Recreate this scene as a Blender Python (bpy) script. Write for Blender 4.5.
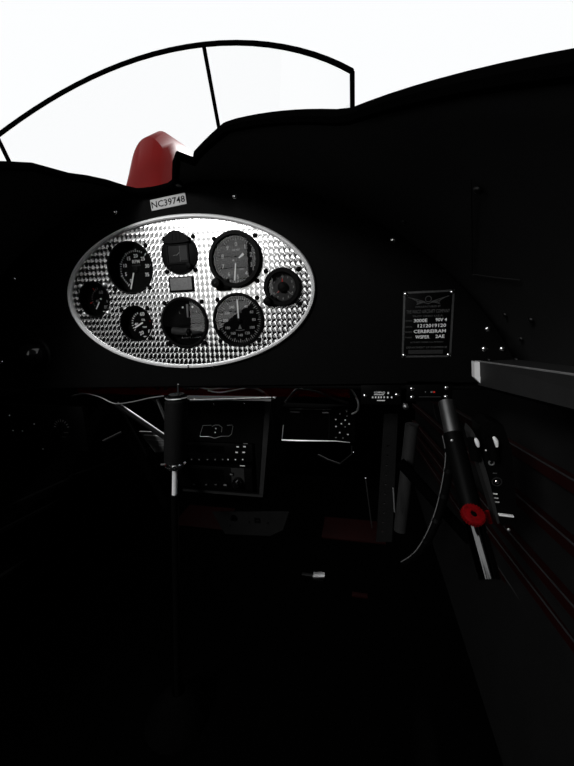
import bpy, bmesh, math, random
from mathutils import Vector, Matrix, geometry
random.seed(7)
for o in list(bpy.data.objects): bpy.data.objects.remove(o)
scene = bpy.context.scene
COL = scene.collection
# ---------------------------------------------------------------- camera
F_PX = 340.0
CAM = Vector((0.10897, -0.50054, 0.09713))
AX = Vector((0.97789838, 0.20633566, -0.03376905)).normalized()
AF = Vector((-0.2089941, 0.96001046, -0.18628309)).normalized()
AU = AX.cross(AF).normalized()
cd = bpy.data.cameras.new('camera'); cam = bpy.data.objects.new('camera', cd); COL.objects.link(cam)
cd.sensor_fit = 'HORIZONTAL'; cd.sensor_width = 36.0; cd.lens = 36.0 * F_PX / 574.0
cd.clip_start = 0.01; cd.clip_end = 200
cam.matrix_world = Matrix(((AX.x, AU.x, -AF.x, CAM.x), (AX.y, AU.y, -AF.y, CAM.y), (AX.z, AU.z, -AF.z, CAM.z), (0, 0, 0, 1)))
scene.camera = cam
# ---------------------------------------------------------------- sky, sun, exposure
w = bpy.data.worlds.new('overcast_sky'); scene.world = w; w.use_nodes = True
w.node_tree.nodes['Background'].inputs[0].default_value = (0.98, 0.99, 1.0, 1)
w.node_tree.nodes['Background'].inputs[1].default_value = 1.0
sd = bpy.data.lights.new('sun', 'SUN'); sd.energy = 5.5; sd.angle = math.radians(2.0)
sun = bpy.data.objects.new('sun', sd); COL.objects.link(sun)
sun.rotation_euler = Vector((-0.10, -0.80, -0.60)).to_track_quat('-Z', 'Y').to_euler()
ld = bpy.data.lights.new('added_area_lamp', 'AREA'); ld.shape = 'SQUARE'; ld.size = 0.5; ld.energy = 27.0  # unseen area light added behind the camera for glints and brighter print
lamp = bpy.data.objects.new('added_area_lamp', ld); COL.objects.link(lamp); lamp.location = (-1.0, -1.9, 1.1)
lamp.rotation_euler = (Vector((-.1, .1, 0.0)) - Vector((-1.0, -1.9, 1.1))).to_track_quat('-Z', 'Y').to_euler()
vs = scene.view_settings
vs.view_transform = 'Standard'; vs.look = 'None'; vs.gamma = 1.0; vs.use_curve_mapping = False
vs.exposure = 0.0
# ---------------------------------------------------------------- pixel rays
def ray(u, v): return AX * ((u - 287) / F_PX) - AU * ((v - 383) / F_PX) + AF
def P(u, v, Y=0.0):
    r = ray(u, v); return CAM + r * ((Y - CAM.y) / r.y)
def PXX(u, v, X):
    r = ray(u, v); return CAM + r * ((X - CAM.x) / r.x)
def PZ(u, v, Z):
    r = ray(u, v); return CAM + r * ((Z - CAM.z) / r.z)
LONG = ray(351, 350).normalized()          # run of the longerons
# ---------------------------------------------------------------- materials
def mat(name, col, rough=0.5, metal=0.0, spec=0.5, noise=0.0, scale=40.0, bump=0.0, bscale=300.0, coat=0.0):
    m = bpy.data.materials.new(name); m.use_nodes = True
    nt = m.node_tree; b = nt.nodes['Principled BSDF']
    b.inputs['Roughness'].default_value = rough; b.inputs['Metallic'].default_value = metal
    b.inputs['Specular IOR Level'].default_value = spec; b.inputs['Coat Weight'].default_value = coat
    tc = nt.nodes.new('ShaderNodeTexCoord')
    nz = nt.nodes.new('ShaderNodeTexNoise'); nz.inputs['Scale'].default_value = scale; nz.inputs['Detail'].default_value = 4
    nt.links.new(tc.outputs['Object'], nz.inputs['Vector'])
    mx = nt.nodes.new('ShaderNodeMix'); mx.data_type = 'RGBA'
    n = noise or 0.12
    mx.inputs[6].default_value = (*[c * (1 - n) for c in col], 1); mx.inputs[7].default_value = (*[min(1, c * (1 + n)) for c in col], 1)
    nt.links.new(nz.outputs['Fac'], mx.inputs[0]); nt.links.new(mx.outputs[2], b.inputs['Base Color'])
    if bump:
        n2 = nt.nodes.new('ShaderNodeTexNoise'); n2.inputs['Scale'].default_value = bscale
        nt.links.new(tc.outputs['Object'], n2.inputs['Vector'])
        bp = nt.nodes.new('ShaderNodeBump'); bp.inputs['Strength'].default_value = bump; bp.inputs['Distance'].default_value = 0.001
        nt.links.new(n2.outputs['Fac'], bp.inputs['Height']); nt.links.new(bp.outputs['Normal'], b.inputs['Normal'])
    return m
M = {}
M['crinkle'] = mat('black_crinkle_paint', (.0015,) * 3, .6, 0, .05, .4, 60, .6, 900)
M['bezel'] = mat('black_bezel', (.0022,) * 3, .5, 0, .05)
M['dial'] = mat('black_dial', (.0018,) * 3, .7, 0, .03)
M['mid'] = mat('soft_white_print', (.40,) * 3, .6, 0, .2, .2)
M['greydial'] = mat('charcoal_dial', (.04,) * 3, .6, 0, .1)
M['white'] = mat('white_print', (.85,) * 3, .6, 0, .2, .05)
M['dim'] = mat('grey_print', (.16,) * 3, .6, 0, .2, .2)  # print in a mid-grey tone
M['faint'] = mat('dark_grey_print', (.055,) * 3, .6, 0, .2, .2)  # print in a dark grey tone
M['redprint'] = mat('red_print', (.6, .03, .02), .6, 0, .2)
M['chrome'] = mat('bright_metal', (.85,) * 3, .22, 1)
M['trim'] = mat('satin_trim', (.88,) * 3, .48, 1, .5, .1, 80)
M['steel'] = mat('dull_steel', (.16,) * 3, .45, 1, .5, .3, 60)
M['darksteel'] = mat('dark_steel', (.03,) * 3, .45, 1, .5, .3)
M['polished'] = mat('polished_shaft', (.13,) * 3, .10, 1)
M['rubber'] = mat('foam_rubber', (.0045,) * 3, .65, 0, .10, .6, 400, 1.0, 900)
M['plastic'] = mat('black_plastic', (.0016,) * 3, .5, 0, .05)
M['plate'] = mat('plate_black', (.0012,) * 3, .5, 0, .05)
M['screen'] = mat('dark_screen', (.001,) * 3, .3, 0, .08)
M['grey'] = mat('grey_paint', (.020,) * 3, .6, 0, .15, .25, 30)
M['midgrey'] = mat('light_grey_paint', (.16,) * 3, .55, 0, .2, .3, 50)
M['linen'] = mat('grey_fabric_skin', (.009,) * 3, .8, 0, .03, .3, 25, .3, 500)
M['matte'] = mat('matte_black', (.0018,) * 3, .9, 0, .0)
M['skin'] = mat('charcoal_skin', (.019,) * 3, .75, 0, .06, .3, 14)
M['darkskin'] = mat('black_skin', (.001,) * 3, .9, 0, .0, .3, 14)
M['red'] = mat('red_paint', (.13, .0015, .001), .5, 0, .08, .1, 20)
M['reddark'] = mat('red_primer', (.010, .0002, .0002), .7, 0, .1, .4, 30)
M['redwheel'] = mat('red_plastic', (.15, .0015, .003), .5, 0, .12, .7, 260)
M['plank'] = mat('white_planks', (.80, .80, .79), .7, 0, .2, .12, 6)
M['darkwall'] = mat('dark_tarred_wall', (.01,) * 3, .8, 0, .1)
M['endcap'] = mat('bright_end', (.92,) * 3, .4, 0, .4, .1)  # near white; puts lit brightness into the ledge end and lever glints
M['ring'] = mat('buffed_aluminium', (.95,) * 3, .35, .2, .5, .05)
M['tag'] = mat('tag_paper', (.60,) * 3, .6, 0, .2, .2, 120)
M['brushed'] = mat('brushed_placard', (.10,) * 3, .45, .6, .3, .5, 500)
def glassmat(ior):
    m = bpy.data.materials.new('cover_glass'); m.use_nodes = True; nt = m.node_tree; nt.nodes.clear()
    out = nt.nodes.new('ShaderNodeOutputMaterial'); mx = nt.nodes.new('ShaderNodeMixShader')
    tr = nt.nodes.new('ShaderNodeBsdfTransparent'); gl = nt.nodes.new('ShaderNodeBsdfAnisotropic')
    gl.inputs['Roughness'].default_value = .015
    fr = nt.nodes.new('ShaderNodeFresnel'); fr.inputs[0].default_value = ior
    nt.links.new(fr.outputs[0], mx.inputs[0]); nt.links.new(tr.outputs[0], mx.inputs[1]); nt.links.new(gl.outputs[0], mx.inputs[2])
    nt.links.new(mx.outputs[0], out.inputs[0]); return m
M['glass'] = glassmat(1.55); M['screen_pane'] = glassmat(1.3)
def turned_metal():
    """polished aluminium with overlapping rows of circular swirl marks"""
    m = bpy.data.materials.new('engine_turned_aluminium'); m.use_nodes = True; nt = m.node_tree
    b = nt.nodes['Principled BSDF']
    def mth(op, a, c=None):
        n = nt.nodes.new('ShaderNodeMath'); n.operation = op
        for i, s in enumerate((a, c)):
            if s is None: continue
            if isinstance(s, (int, float)): n.inputs[i].default_value = s
            else: nt.links.new(s, n.inputs[i])
        return n.outputs[0]
    tc = nt.nodes.new('ShaderNodeTexCoord'); sp = nt.nodes.new('ShaderNodeSeparateXYZ')
    nt.links.new(tc.outputs['Object'], sp.inputs[0])
    px, pz, r = 0.0078, 0.0092, 0.0068
    u = mth('DIVIDE', sp.outputs[0], px); v = mth('DIVIDE', sp.outputs[2], pz)
    fu = mth('FRACT', mth('ADD', u, 500)); fv = mth('FRACT', mth('ADD', v, 500))
    dxs = {0: mth('MULTIPLY', fu, px), 1: mth('MULTIPLY', mth('SUBTRACT', fu, 1), px)}
    dzs = {0: mth('MULTIPLY', fv, pz), 1: mth('MULTIPLY', mth('SUBTRACT', fv, 1), pz)}
    def sel(c, a, d):     # c ? a : d
        return mth('ADD', d, mth('MULTIPLY', c, mth('SUBTRACT', a, d)))
    order = [(1, 0), (0, 0), (1, 1), (0, 1)]     # (column, row) from the last pressed to the first
    cx, cz = dxs[0], dzs[1]
    for (i, j) in reversed(order):
        d2 = mth('ADD', mth('MULTIPLY', dxs[i], dxs[i]), mth('MULTIPLY', dzs[j], dzs[j]))
        c = mth('LESS_THAN', d2, r * r)
        cx = sel(c, dxs[i], cx); cz = sel(c, dzs[j], cz)
    cb = nt.nodes.new('ShaderNodeCombineXYZ'); nt.links.new(cx, cb.inputs[0]); nt.links.new(cz, cb.inputs[2])
    nm = nt.nodes.new('ShaderNodeVectorMath'); nm.operation = 'NORMALIZE'; nt.links.new(cb.outputs[0], nm.inputs[0])
    nt.links.new(nm.outputs[0], b.inputs['Tangent'])
    b.inputs['Base Color'].default_value = (.64, .64, .64, 1)
    b.inputs['Metallic'].default_value = 1; b.inputs['Roughness'].default_value = .235
    b.inputs['Anisotropic'].default_value = .96
    return m
M['turned'] = turned_metal()
# ---------------------------------------------------------------- mesh building
def origin_of(o):
    v = Vector((0, 0, 0))
    while o is not None: v += o.location; o = o.parent
    return v
class MB:
    def __init__(s): s.v = []; s.f = []
    def add(s, vs, fs):
        k = len(s.v); s.v += [Vector(p) for p in vs]; s.f += [tuple(i + k for i in f) for f in fs]; return s
    def box(s, c, d, bev=0.0, rot=None, seg=2):
        bm = bmesh.new(); bmesh.ops.create_cube(bm, size=1)
        bmesh.ops.scale(bm, vec=d, verts=bm.verts)
        if bev: bmesh.ops.bevel(bm, geom=bm.edges[:], offset=bev, segments=seg, affect='EDGES', profile=.5)
        if rot is not None: bmesh.ops.transform(bm, matrix=rot.to_4x4(), verts=bm.verts)
        bmesh.ops.translate(bm, vec=c, verts=bm.verts)
        bm.verts.index_update()
        s.add([v.co.copy() for v in bm.verts], [[v.index for v in f.verts] for f in bm.faces]); bm.free(); return s
    def tube(s, pts, r, n=12, caps=True):
        pts = [Vector(p) for p in pts]; rs = r if isinstance(r, (list, tuple)) else [r] * len(pts)
        vs = []; fs = []; ref = None
        for i, p in enumerate(pts):
            t = (pts[min(i + 1, len(pts) - 1)] - pts[max(i - 1, 0)]).normalized()
            if ref is None: ref = t.orthogonal().normalized()
            a = (ref - t * ref.dot(t)).normalized(); ref = a; bb = t.cross(a)
            for k in range(n):
                an = 2 * math.pi * k / n; vs.append(p + (a * math.cos(an) + bb * math.sin(an)) * rs[i])
        for i in range(len(pts) - 1):
            for k in range(n):
                fs.append((i * n + k, i * n + (k + 1) % n, (i + 1) * n + (k + 1) % n, (i + 1) * n + k))
        if caps: fs.append(tuple(range(n))[::-1]); fs.append(tuple((len(pts) - 1) * n + k for k in range(n)))
        return s.add(vs, fs)
    def lathe(s, prof, c, n=48, axis='Y', rot=None):
        """prof: (radius, offset along the axis) pairs; axis Y by default (offset + = away from the pilot)"""
        c = Vector(c); vs = []; fs = []
        for (r, h) in prof:
            for k in range(n):
                a = 2 * math.pi * k / n
                p = Vector((r * math.cos(a), h, r * math.sin(a))) if axis == 'Y' else Vector((r * math.cos(a), r * math.sin(a), h))
                if rot is not None: p = rot @ p
                vs.append(c + p)
        for i in range(len(prof) - 1):
            for k in range(n):
                fs.append((i * n + k, i * n + (k + 1) % n, (i + 1) * n + (k + 1) % n, (i + 1) * n + k))
        if prof[0][0] > 1e-6 and prof[0][0] < 1: pass
        return s.add(vs, fs)
    def prism(s, loops, y0, y1):
        """outline and holes in the XZ plane, extruded from y0 (front) to y1"""
        pol = [[Vector((x, z, 0)) for x, z in L] for L in loops]
        flat = [p for L in pol for p in L]; tri = geometry.tessellate_polygon(pol); n = len(flat)
        vs = [(p.x, y0, p.y) for p in flat] + [(p.x, y1, p.y) for p in flat]
        fs = []
        for t in tri:
            fs.append(tuple(t)); fs.append(tuple(i + n for i in t[::-1]))
        k = 0
        for L in pol:
            m = len(L)
            for i in range(m): fs.append((k + i, k + (i + 1) % m, n + k + (i + 1) % m, n + k + i))
            k += m
        return s.add(vs, fs)
    def quad(s, a, b, c, d): return s.add([a, b, c, d], [(0, 1, 2, 3)])
    def text(s, txt, size, x, y, z, align='CENTER', rot=0.0, sx=1.0, M3=None):
        vs, fs, wd, ht = glyphs(txt, size)
        off = {'CENTER': -wd / 2, 'LEFT': 0, 'RIGHT': -wd}[align]
        out = []
        for p in vs:
            a = (p.x + off) * sx; b = p.y - ht / 2
            a, b = a * math.cos(rot) - b * math.sin(rot), a * math.sin(rot) + b * math.cos(rot)
            out.append(Vector((x, y, z)) + (M3 @ Vector((a, 0, b)) if M3 else Vector((a, 0, b))))
        return s.add(out, fs)
    def build(s, name, m, parent=None, smooth=True, base=False):
        org = origin_of(parent) if parent is not None else Vector((0, 0, 0))
        loc = Vector((0, 0, 0))
        if parent is None:
            lo = Vector((min(p.x for p in s.v), min(p.y for p in s.v), min(p.z for p in s.v))); hi = Vector((max(p.x for p in s.v), max(p.y for p in s.v), max(p.z for p in s.v)))
            loc = (lo + hi) / 2; loc.z = lo.z; org = loc
        me = bpy.data.meshes.new(name); me.from_pydata([tuple(p - org) for p in s.v], [], s.f); me.validate()
        bm = bmesh.new(); bm.from_mesh(me); bmesh.ops.recalc_face_normals(bm, faces=bm.faces); bm.to_mesh(me); bm.free()
        me.materials.append(M[m] if isinstance(m, str) else m)
        if smooth:
            for p in me.polygons: p.use_smooth = True
            me.set_sharp_from_angle(angle=math.radians(35))
        o = bpy.data.objects.new(name, me); COL.objects.link(o); o.location = loc
        if parent is not None: o.parent = parent
        return o
_g = {}
def glyphs(txt, size):
    if txt not in _g:
        cu = bpy.data.curves.new('lettering', 'FONT'); cu.body = txt; cu.size = 1.0; cu.resolution_u = 2; cu.offset = .012
        o = bpy.data.objects.new('lettering', cu); COL.objects.link(o)
        bpy.context.view_layer.update()
        me = bpy.data.meshes.new_from_object(o.evaluated_get(bpy.context.evaluated_depsgraph_get()))
        vs = [v.co.copy() for v in me.vertices]; fs = [tuple(p.vertices) for p in me.polygons]
        bpy.data.objects.remove(o); bpy.data.curves.remove(cu); bpy.data.meshes.remove(me)
        _g[txt] = (vs, fs)
    vs, fs = _g[txt]
    if not vs: return [], [], 0, 0
    mn = min(p.x for p in vs); mx = max(p.x for p in vs)
    return [Vector(((p.x - mn) * size, p.y * size, 0)) for p in vs], fs, (mx - mn) * size, .70 * size
def tag(o, label, cat, group=None):
    o['label'] = label; o['category'] = cat
    if group: o['group'] = group
    return o
def struct(o, label=None):
    o['kind'] = 'structure'
    if label: o['label'] = label
    return o
def thing(name, label, cat, loc, group=None):
    o = bpy.data.objects.new(name, None); COL.objects.link(o); o.location = loc; o.empty_display_size = .02
    bpy.context.view_layer.update()
    return tag(o, label, cat, group)
def circ(cx, cz, r, n=48, rz=None): return [(cx + r * math.cos(2 * math.pi * k / n), cz + (rz or r) * math.sin(2 * math.pi * k / n)) for k in range(n)]
def screw(name, parent, c, r, m, n=Vector((0, -1, 0)), slot=True):
    """a domed slotted screw head facing along n"""
    q = Vector((0, -1, 0)).rotation_difference(n).to_matrix()
    b = MB().lathe([(r, .0003), (r, -r * .15), (r * .85, -r * .42), (r * .5, -r * .6), (.00001, -r * .66)], c, 16, 'Y', q)
    o = b.build(name, m, parent)
    return o
# ================================================================ the airframe
CX = -0.162
EA, EB, EZ = 0.52, 0.458, -0.159
def arch(x):                  # height of the deck over x at the panel
    return EZ + EB * math.sqrt(max(0, 1 - ((x - CX) / EA) ** 2))
def arch_pt(a): return CX + EA * math.cos(a), EZ + EB * math.sin(a)
def dip(x): return -.009 * math.exp(-((x + .187) / .045) ** 4)
def reach(dx):                # how far aft the deck runs from the panel before the cockpit cut-out
    k = abs(dx + .025) if abs(dx + .025) < .09 else abs(dx)
    pts = [(0, .006), (.035, .010), (.075, .075), (.145, .15), (.26, .22), (.36, .36), (.44, .62), (.48, 1.25), (.6, 1.3)]
    for (a, ea), (b, eb) in zip(pts, pts[1:]):
        if k <= b: return ea + (eb - ea) * (k - a) / (b - a)
    return 1.3
A0 = math.asin((0.0 - EZ) / EB)
NA, NS = 96, 10
vs = []; fs = []
for i in range(NA + 1):
    a = A0 + (math.pi - 2 * A0) * i / NA; x, z = arch_pt(a); e = reach(x - CX)
    for j in range(NS + 1):
        vs.append((x, .04 - (e + .04) * j / NS, z + dip(x)))
for i in range(NA):
    for j in range(NS):
        k = i * (NS + 1) + j; fs.append((k, k + 1, k + NS + 2, k + NS + 1))
dk = MB().add(vs, fs).build('ceiling', 'skin'); struct(dk, 'charcoal underside of the fuselage deck around the cockpit opening')
mo = dk.modifiers.new('thickness', 'SOLIDIFY'); mo.thickness = .004; mo.offset = 1
rim = [Vector(vs[i * (NS + 1) + NS]) for i in range(NA + 1)]
MB().tube(rim, .005, 8).build('rolled_edge', 'darkskin', dk)
# seam of the lining and its rivets
def on_deck(u, v):            # where a view ray meets the deck skin
    r = ray(u, v); t = .05
    while t < 2:
        p = CAM + r * t
        if ((p.x - CX) / EA) ** 2 + ((p.z - EZ) / EB) ** 2 > .992: return p
        t += .002
    return p
seam = [on_deck(u, v) for u, v in [(471, 180), (471.5, 205), (472, 230), (472, 250), (472, 274), (485, 276), (500, 278), (520, 280)]]
MB().tube(seam, .0005, 6).build('lining_seam', 'skin', dk)
for u, v in [(404, 222), (505, 315), (531, 320), (521, 339), (478, 190)]:
    p = on_deck(u, v); nrm = Vector((-(p.x - CX) / EA ** 2, 0, -(p.z - EZ) / EB ** 2)).normalized()
    screw('rivet', dk, p, .0035, 'darksteel', nrm)
# the walls of the lower fuselage
XR, XL, ZF = 0.345, -0.66, -0.64
def wall(name, X, m, label):
    o = MB().box((X, -.15, (ZF + .02) / 2), (.006, 2.3, abs(ZF) + .05)).build(name, m, None, False); return struct(o, label)
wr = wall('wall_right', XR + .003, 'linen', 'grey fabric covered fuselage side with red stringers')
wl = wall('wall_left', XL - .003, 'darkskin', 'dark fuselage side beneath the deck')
def run(p, y0, y1):
    return p + LONG * ((y0 - p.y) / LONG.y), p + LONG * ((y1 - p.y) / LONG.y)
def stringer(par, u, v, X, hh, dep, m, edge=True):
    p = PXX(u, v, X); a, b = run(p, .85, -.42)
    d = (b - a); L = d.length; q = Vector((0, -1, 0)).rotation_difference(d.normalized()).to_matrix()
    s = 1 if X > 0 else -1
    c = (a + b) / 2
    st = MB().box(c, (dep, L, hh), .001, q, 1).build('stringer', m, par)
    if edge: MB().tube([a + Vector((-s * dep * .5, 0, hh * .5)), b + Vector((-s * dep * .5, 0, hh * .5))], .0014, 6).build('lit_edge', 'grey', st)  # grey line painted in for the light on the stringer's top face
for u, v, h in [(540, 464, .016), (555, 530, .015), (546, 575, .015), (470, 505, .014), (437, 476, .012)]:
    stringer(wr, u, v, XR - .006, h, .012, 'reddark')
for u, v, h in [(90, 470, .010), (60, 500, .010), (120, 500, .010), (90, 540, .012)]:
    stringer(wl, u, v, XL + .006, h, .010, 'darkskin', False)
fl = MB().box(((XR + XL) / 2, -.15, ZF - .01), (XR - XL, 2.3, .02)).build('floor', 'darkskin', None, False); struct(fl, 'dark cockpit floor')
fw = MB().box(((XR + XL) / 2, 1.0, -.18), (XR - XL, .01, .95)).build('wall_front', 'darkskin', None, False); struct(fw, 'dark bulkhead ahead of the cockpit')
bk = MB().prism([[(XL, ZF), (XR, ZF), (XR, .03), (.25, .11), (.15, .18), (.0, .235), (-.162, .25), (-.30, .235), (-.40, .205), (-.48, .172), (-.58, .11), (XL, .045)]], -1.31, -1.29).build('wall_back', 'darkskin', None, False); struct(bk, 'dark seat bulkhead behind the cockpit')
# red floor plates, forward
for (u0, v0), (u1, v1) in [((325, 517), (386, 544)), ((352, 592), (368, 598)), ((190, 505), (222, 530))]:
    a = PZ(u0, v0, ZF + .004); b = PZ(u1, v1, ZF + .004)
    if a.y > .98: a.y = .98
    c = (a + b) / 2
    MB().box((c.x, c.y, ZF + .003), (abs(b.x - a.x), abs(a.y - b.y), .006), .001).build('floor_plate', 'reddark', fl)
# front deck in red with its fairing, seen over the coaming
rd = MB()
vs = []; fs = []
for i in range(49):
    a = A0 + (math.pi - 2 * A0) * i / 48; x, z = arch_pt(a)
    for j, y in enumerate((.045, .3, .53)):
        vs.append((x, y, z - (0, .01, .04)[j]))
for i in range(48):
    for j in range(2):
        k = i * 3 + j; fs.append((k, k + 1, k + 4, k + 3))
o = rd.add(vs, fs).build('fuselage_deck', 'red'); tag(o, 'glossy red fuselage deck ahead of the instrument panel', 'fuselage deck')
mo = o.modifiers.new('thickness', 'SOLIDIFY'); mo.thickness = .003; mo.offset = 1
# ---- windscreen fairing: red hump right behind the coaming, with a black foot bracket
fa = thing('fairing', 'red rounded fairing on the deck above the registration tag', 'fairing', (-.165, .1, .29))
vs = []; fs = []; n = 28
q0 = P(118, 180, .17); q1 = P(174, 180, .17)
xc = (q0.x + q1.x) / 2 + .006; hw = (q1.x - q0.x) / 2 * .78
prof = [(.135, .0), (.15, .42), (.18, .78), (.23, .95), (.30, 1.0), (.38, .9), (.45, .6), (.52, .0)]
for (y, k) in prof:
    for i in range(n + 1):
        a = math.pi * i / n
        vs.append((xc + hw * (.92 + .3 * k) * math.cos(a), y, .299 + (.004 + .20 * k) * math.sin(a) ** .8))
for j in range(len(prof) - 1):
    for i in range(n):
        k = j * (n + 1) + i; fs.append((k, k + 1, k + n + 2, k + n + 1))
MB().add(vs, fs).build('shell', 'red', fa)
ws = thing('windscreen', 'small curved windscreen with black frame above the coaming', 'windscreen', (-.162, .06, .30))
def ws_pt(a, h):              # curved screen, raked forward at the bottom
    x = CX + .30 * math.sin(a); y = .26 - .22 * math.cos(a) * 1.0 + .0
    y = .02 + .30 * (1 - math.cos(a)) * -0.55 + .09
    return Vector((x, y - h * .45, arch(x) + .006 + h))
NW = 24
vs = []; fs = []
for i in range(NW + 1):
    a = -1.05 + 2.1 * i / NW
    for h in (0, .06, .12, .18): vs.append(ws_pt(a, h * (1 - .25 * (abs(a) / 1.05) ** 2)))
for i in range(NW):
    for j in range(3):
        k = i * 4 + j; fs.append((k, k + 1, k + 5, k + 4))
MB().add(vs, fs).build('pane', 'screen_pane', ws)
fr = [vs[i * 4] for i in range(NW + 1)]; tp = [vs[i * 4 + 3] for i in range(NW + 1)]
MB().tube(fr, .004, 8).build('lower_frame', 'darkskin', ws)
MB().tube(tp, .003, 8).build('upper_frame', 'darkskin', ws)
for i in (0, 14, NW):
    MB().tube([vs[i * 4 + j] for j in range(4)], .003, 8).build('post', 'darkskin', ws)
b0 = P(178.5, 178, -.012); b1 = P(176, 150, .01)
MB().box(b0, (.008, .012, .022), .002).build('foot_bracket', 'darksteel', ws)
# ================================================================ hangar wall behind the aeroplane (mirrored in the panel)
hw_ = MB().box((-.5, -3.2, 1.2), (9, .06, 4.2)).build('wall_hangar', 'darkwall', None, False); struct(hw_, 'dark hangar wall behind the aeroplane')
x0, x1 = -1.78, -.80
for k in range(14):
    z = .02 + k * .115
    MB().box(((x0 + x1) / 2, -3.15, z), (x1 - x0, .03, .108), .004).build('plank', 'plank', hw_)
MB().box((-1.03, -3.12, .75), (.035, .04, 1.6), .004).build('door_post', 'darkwall', hw_)
# ================================================================ instrument panel
OX, OZ, OA, OB = -.1610, .1388, .2085, .1155
pn = thing('instrument_panel', 'black crinkle painted arched instrument panel board', 'instrument panel', (CX, 0, 0))
NB = 80
outl = []
a1 = math.asin((-.012 - EZ) / EB)
for i in range(NB + 1):
    a = a1 + (math.pi - 2 * a1) * i / NB; x, z = arch_pt(a); outl.append((CX + (x - CX) * .998, EZ + (z - EZ) * .998 + dip(x)))
zl = P(0, 390).z; zr = P(480, 378).z
outl[0] = (outl[0][0], .004); outl[-1] = (outl[-1][0], -.016)
hole = circ(OX, OZ, OA * .975, 72, OB * .96)
MB().prism([outl, hole[::-1]], 0.0, .006).build('board', 'crinkle', pn, False)
MB().box((CX, .012, -.006), (.93, .022, .006), .002).build('lower_flange', 'crinkle', pn)
for u, v in [(393.5, 240), (115, 212), (235, 196), (488, 329), (484.5, 349), (502.5, 349), (1.5, 362), (14, 279)]:
    screw('panel_screw', pn, P(u, v, 0), .0043, 'chrome')
# ---- engine-turned oval plate
gp = thing('gauge_plate', 'oval polished aluminium gauge plate with rows of swirl marks', 'gauge plate', (OX, 0, OZ - OB))
G = dict(tach=(-.2468, .1838, .0402), fuel=(-.3195, .1388, .0290), oil=(-.2472, .0972, .0290), gyro=(-.1590, .1980, .0285),
         turn=(-.1608, .0958, .0400), alt=(-.0703, .1842, .0400), asi=(-.0718, .0973, .0402), clock=(-.0010, .1418, .0270))
loops = [circ(OX, OZ, OA * .985, 96, OB * .975)] + [circ(x, z, r * .975, 48)[::-1] for x, z, r in G.values()]
pl = MB().prism(loops, -.0022, 0.0).build('turned_plate', 'turned', gp, False)
prof = [(.0, .0), (.0, -.003), (-.0018, -.0058), (-.0045, -.0066), (-.0062, -.0052), (-.0068, -.0024)]
vs = []; fs = []; n = 128
for (dr, y) in prof:
    for k in range(n):
        a = 2 * math.pi * k / n; vs.append((OX + (OA + dr) * math.cos(a), y, OZ + (OB + dr) * math.sin(a)))
for i in range(len(prof) - 1):
    for k in range(n): fs.append((i * n + k, i * n + (k + 1) % n, (i + 1) * n + (k + 1) % n, (i + 1) * n + k))
tr = MB().add(vs, fs).build('trim_ring', 'ring', gp)
MB().box((OX + .002, -.0045, OZ - OB + .003), (.001, .006, .007)).build('trim_joint', 'darksteel', tr)
# ---------------------------------------------------------------- gauges
FY = -.0022
def pol(cx, cz, r, deg):
    a = math.radians(deg); return cx + r * math.sin(a), cz + r * math.cos(a)
def tick(b, cx, cz, y, deg, r0, r1, wd):
    a = math.radians(deg); d = Vector((math.sin(a), 0, math.cos(a))); s = Vector((math.cos(a), 0, -math.sin(a))) * wd / 2
    c = Vector((cx, y, cz)); b.quad(c + d * r0 - s, c + d * r0 + s, c + d * r1 + s, c + d * r1 - s)
def hand(cx, cz, y, deg, r0, r1, w0, w1, th=.0006):
    a = math.radians(deg); d = Vector((math.sin(a), 0, math.cos(a))); s = Vector((math.cos(a), 0, -math.sin(a)))
    c = Vector((cx, y, cz)); t = Vector((0, -th, 0))
    q = [c + d * r0 - s * w0, c + d * r0 + s * w0, c + d * r1 + s * w1, c + d * r1 - s * w1]
    b = MB(); b.add(q + [p + t for p in q], [(0, 1, 2, 3), (7, 6, 5, 4), (0, 1, 5, 4), (1, 2, 6, 5), (2, 3, 7, 6), (3, 0, 4, 7)]); return b
def gauge(key, name, label, cat, dep, proud, wring, hs, dialm='dial', lip=True, screwm='bezel'):
    cx, cz, R = G[key]
    t = thing(name, label, cat, (cx, FY, cz - R))
    MB().lathe([(R * .968, FY - .0002), (R * .955, dep + .004), (.0001, dep + .006)], (cx, 0, cz)).build('case', 'bezel', t)
    ri = R - wring
    MB().lathe([(R, FY), (R, FY - proud * .75), (R - .001, FY - proud), (ri + .0012, FY - proud), (ri, FY - proud * .7), (ri - .0004, dep if dep < .004 else FY + .002)], (cx, 0, cz), 64).build('bezel', 'bezel', t)
    MB().lathe([(R * .95, dep), (.0001, dep)], (cx, 0, cz)).build('dial', dialm, t)
    MB().lathe([(ri + .0002, FY - proud * .6), (.0001, FY - proud * .6)], (cx, 0, cz)).build('cover_glass', 'glass', t)
    if hs:
        for sx, sz in ((-1, -1), (1, -1), (-1, 1), (1, 1)):
            if key in ('alt', 'clock') and sx < 0 and sz < 0: continue
            screw('mounting_screw', t, (cx + sx * hs, FY, cz + sz * hs), .0036, screwm)
    return t, cx, cz, R
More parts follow.
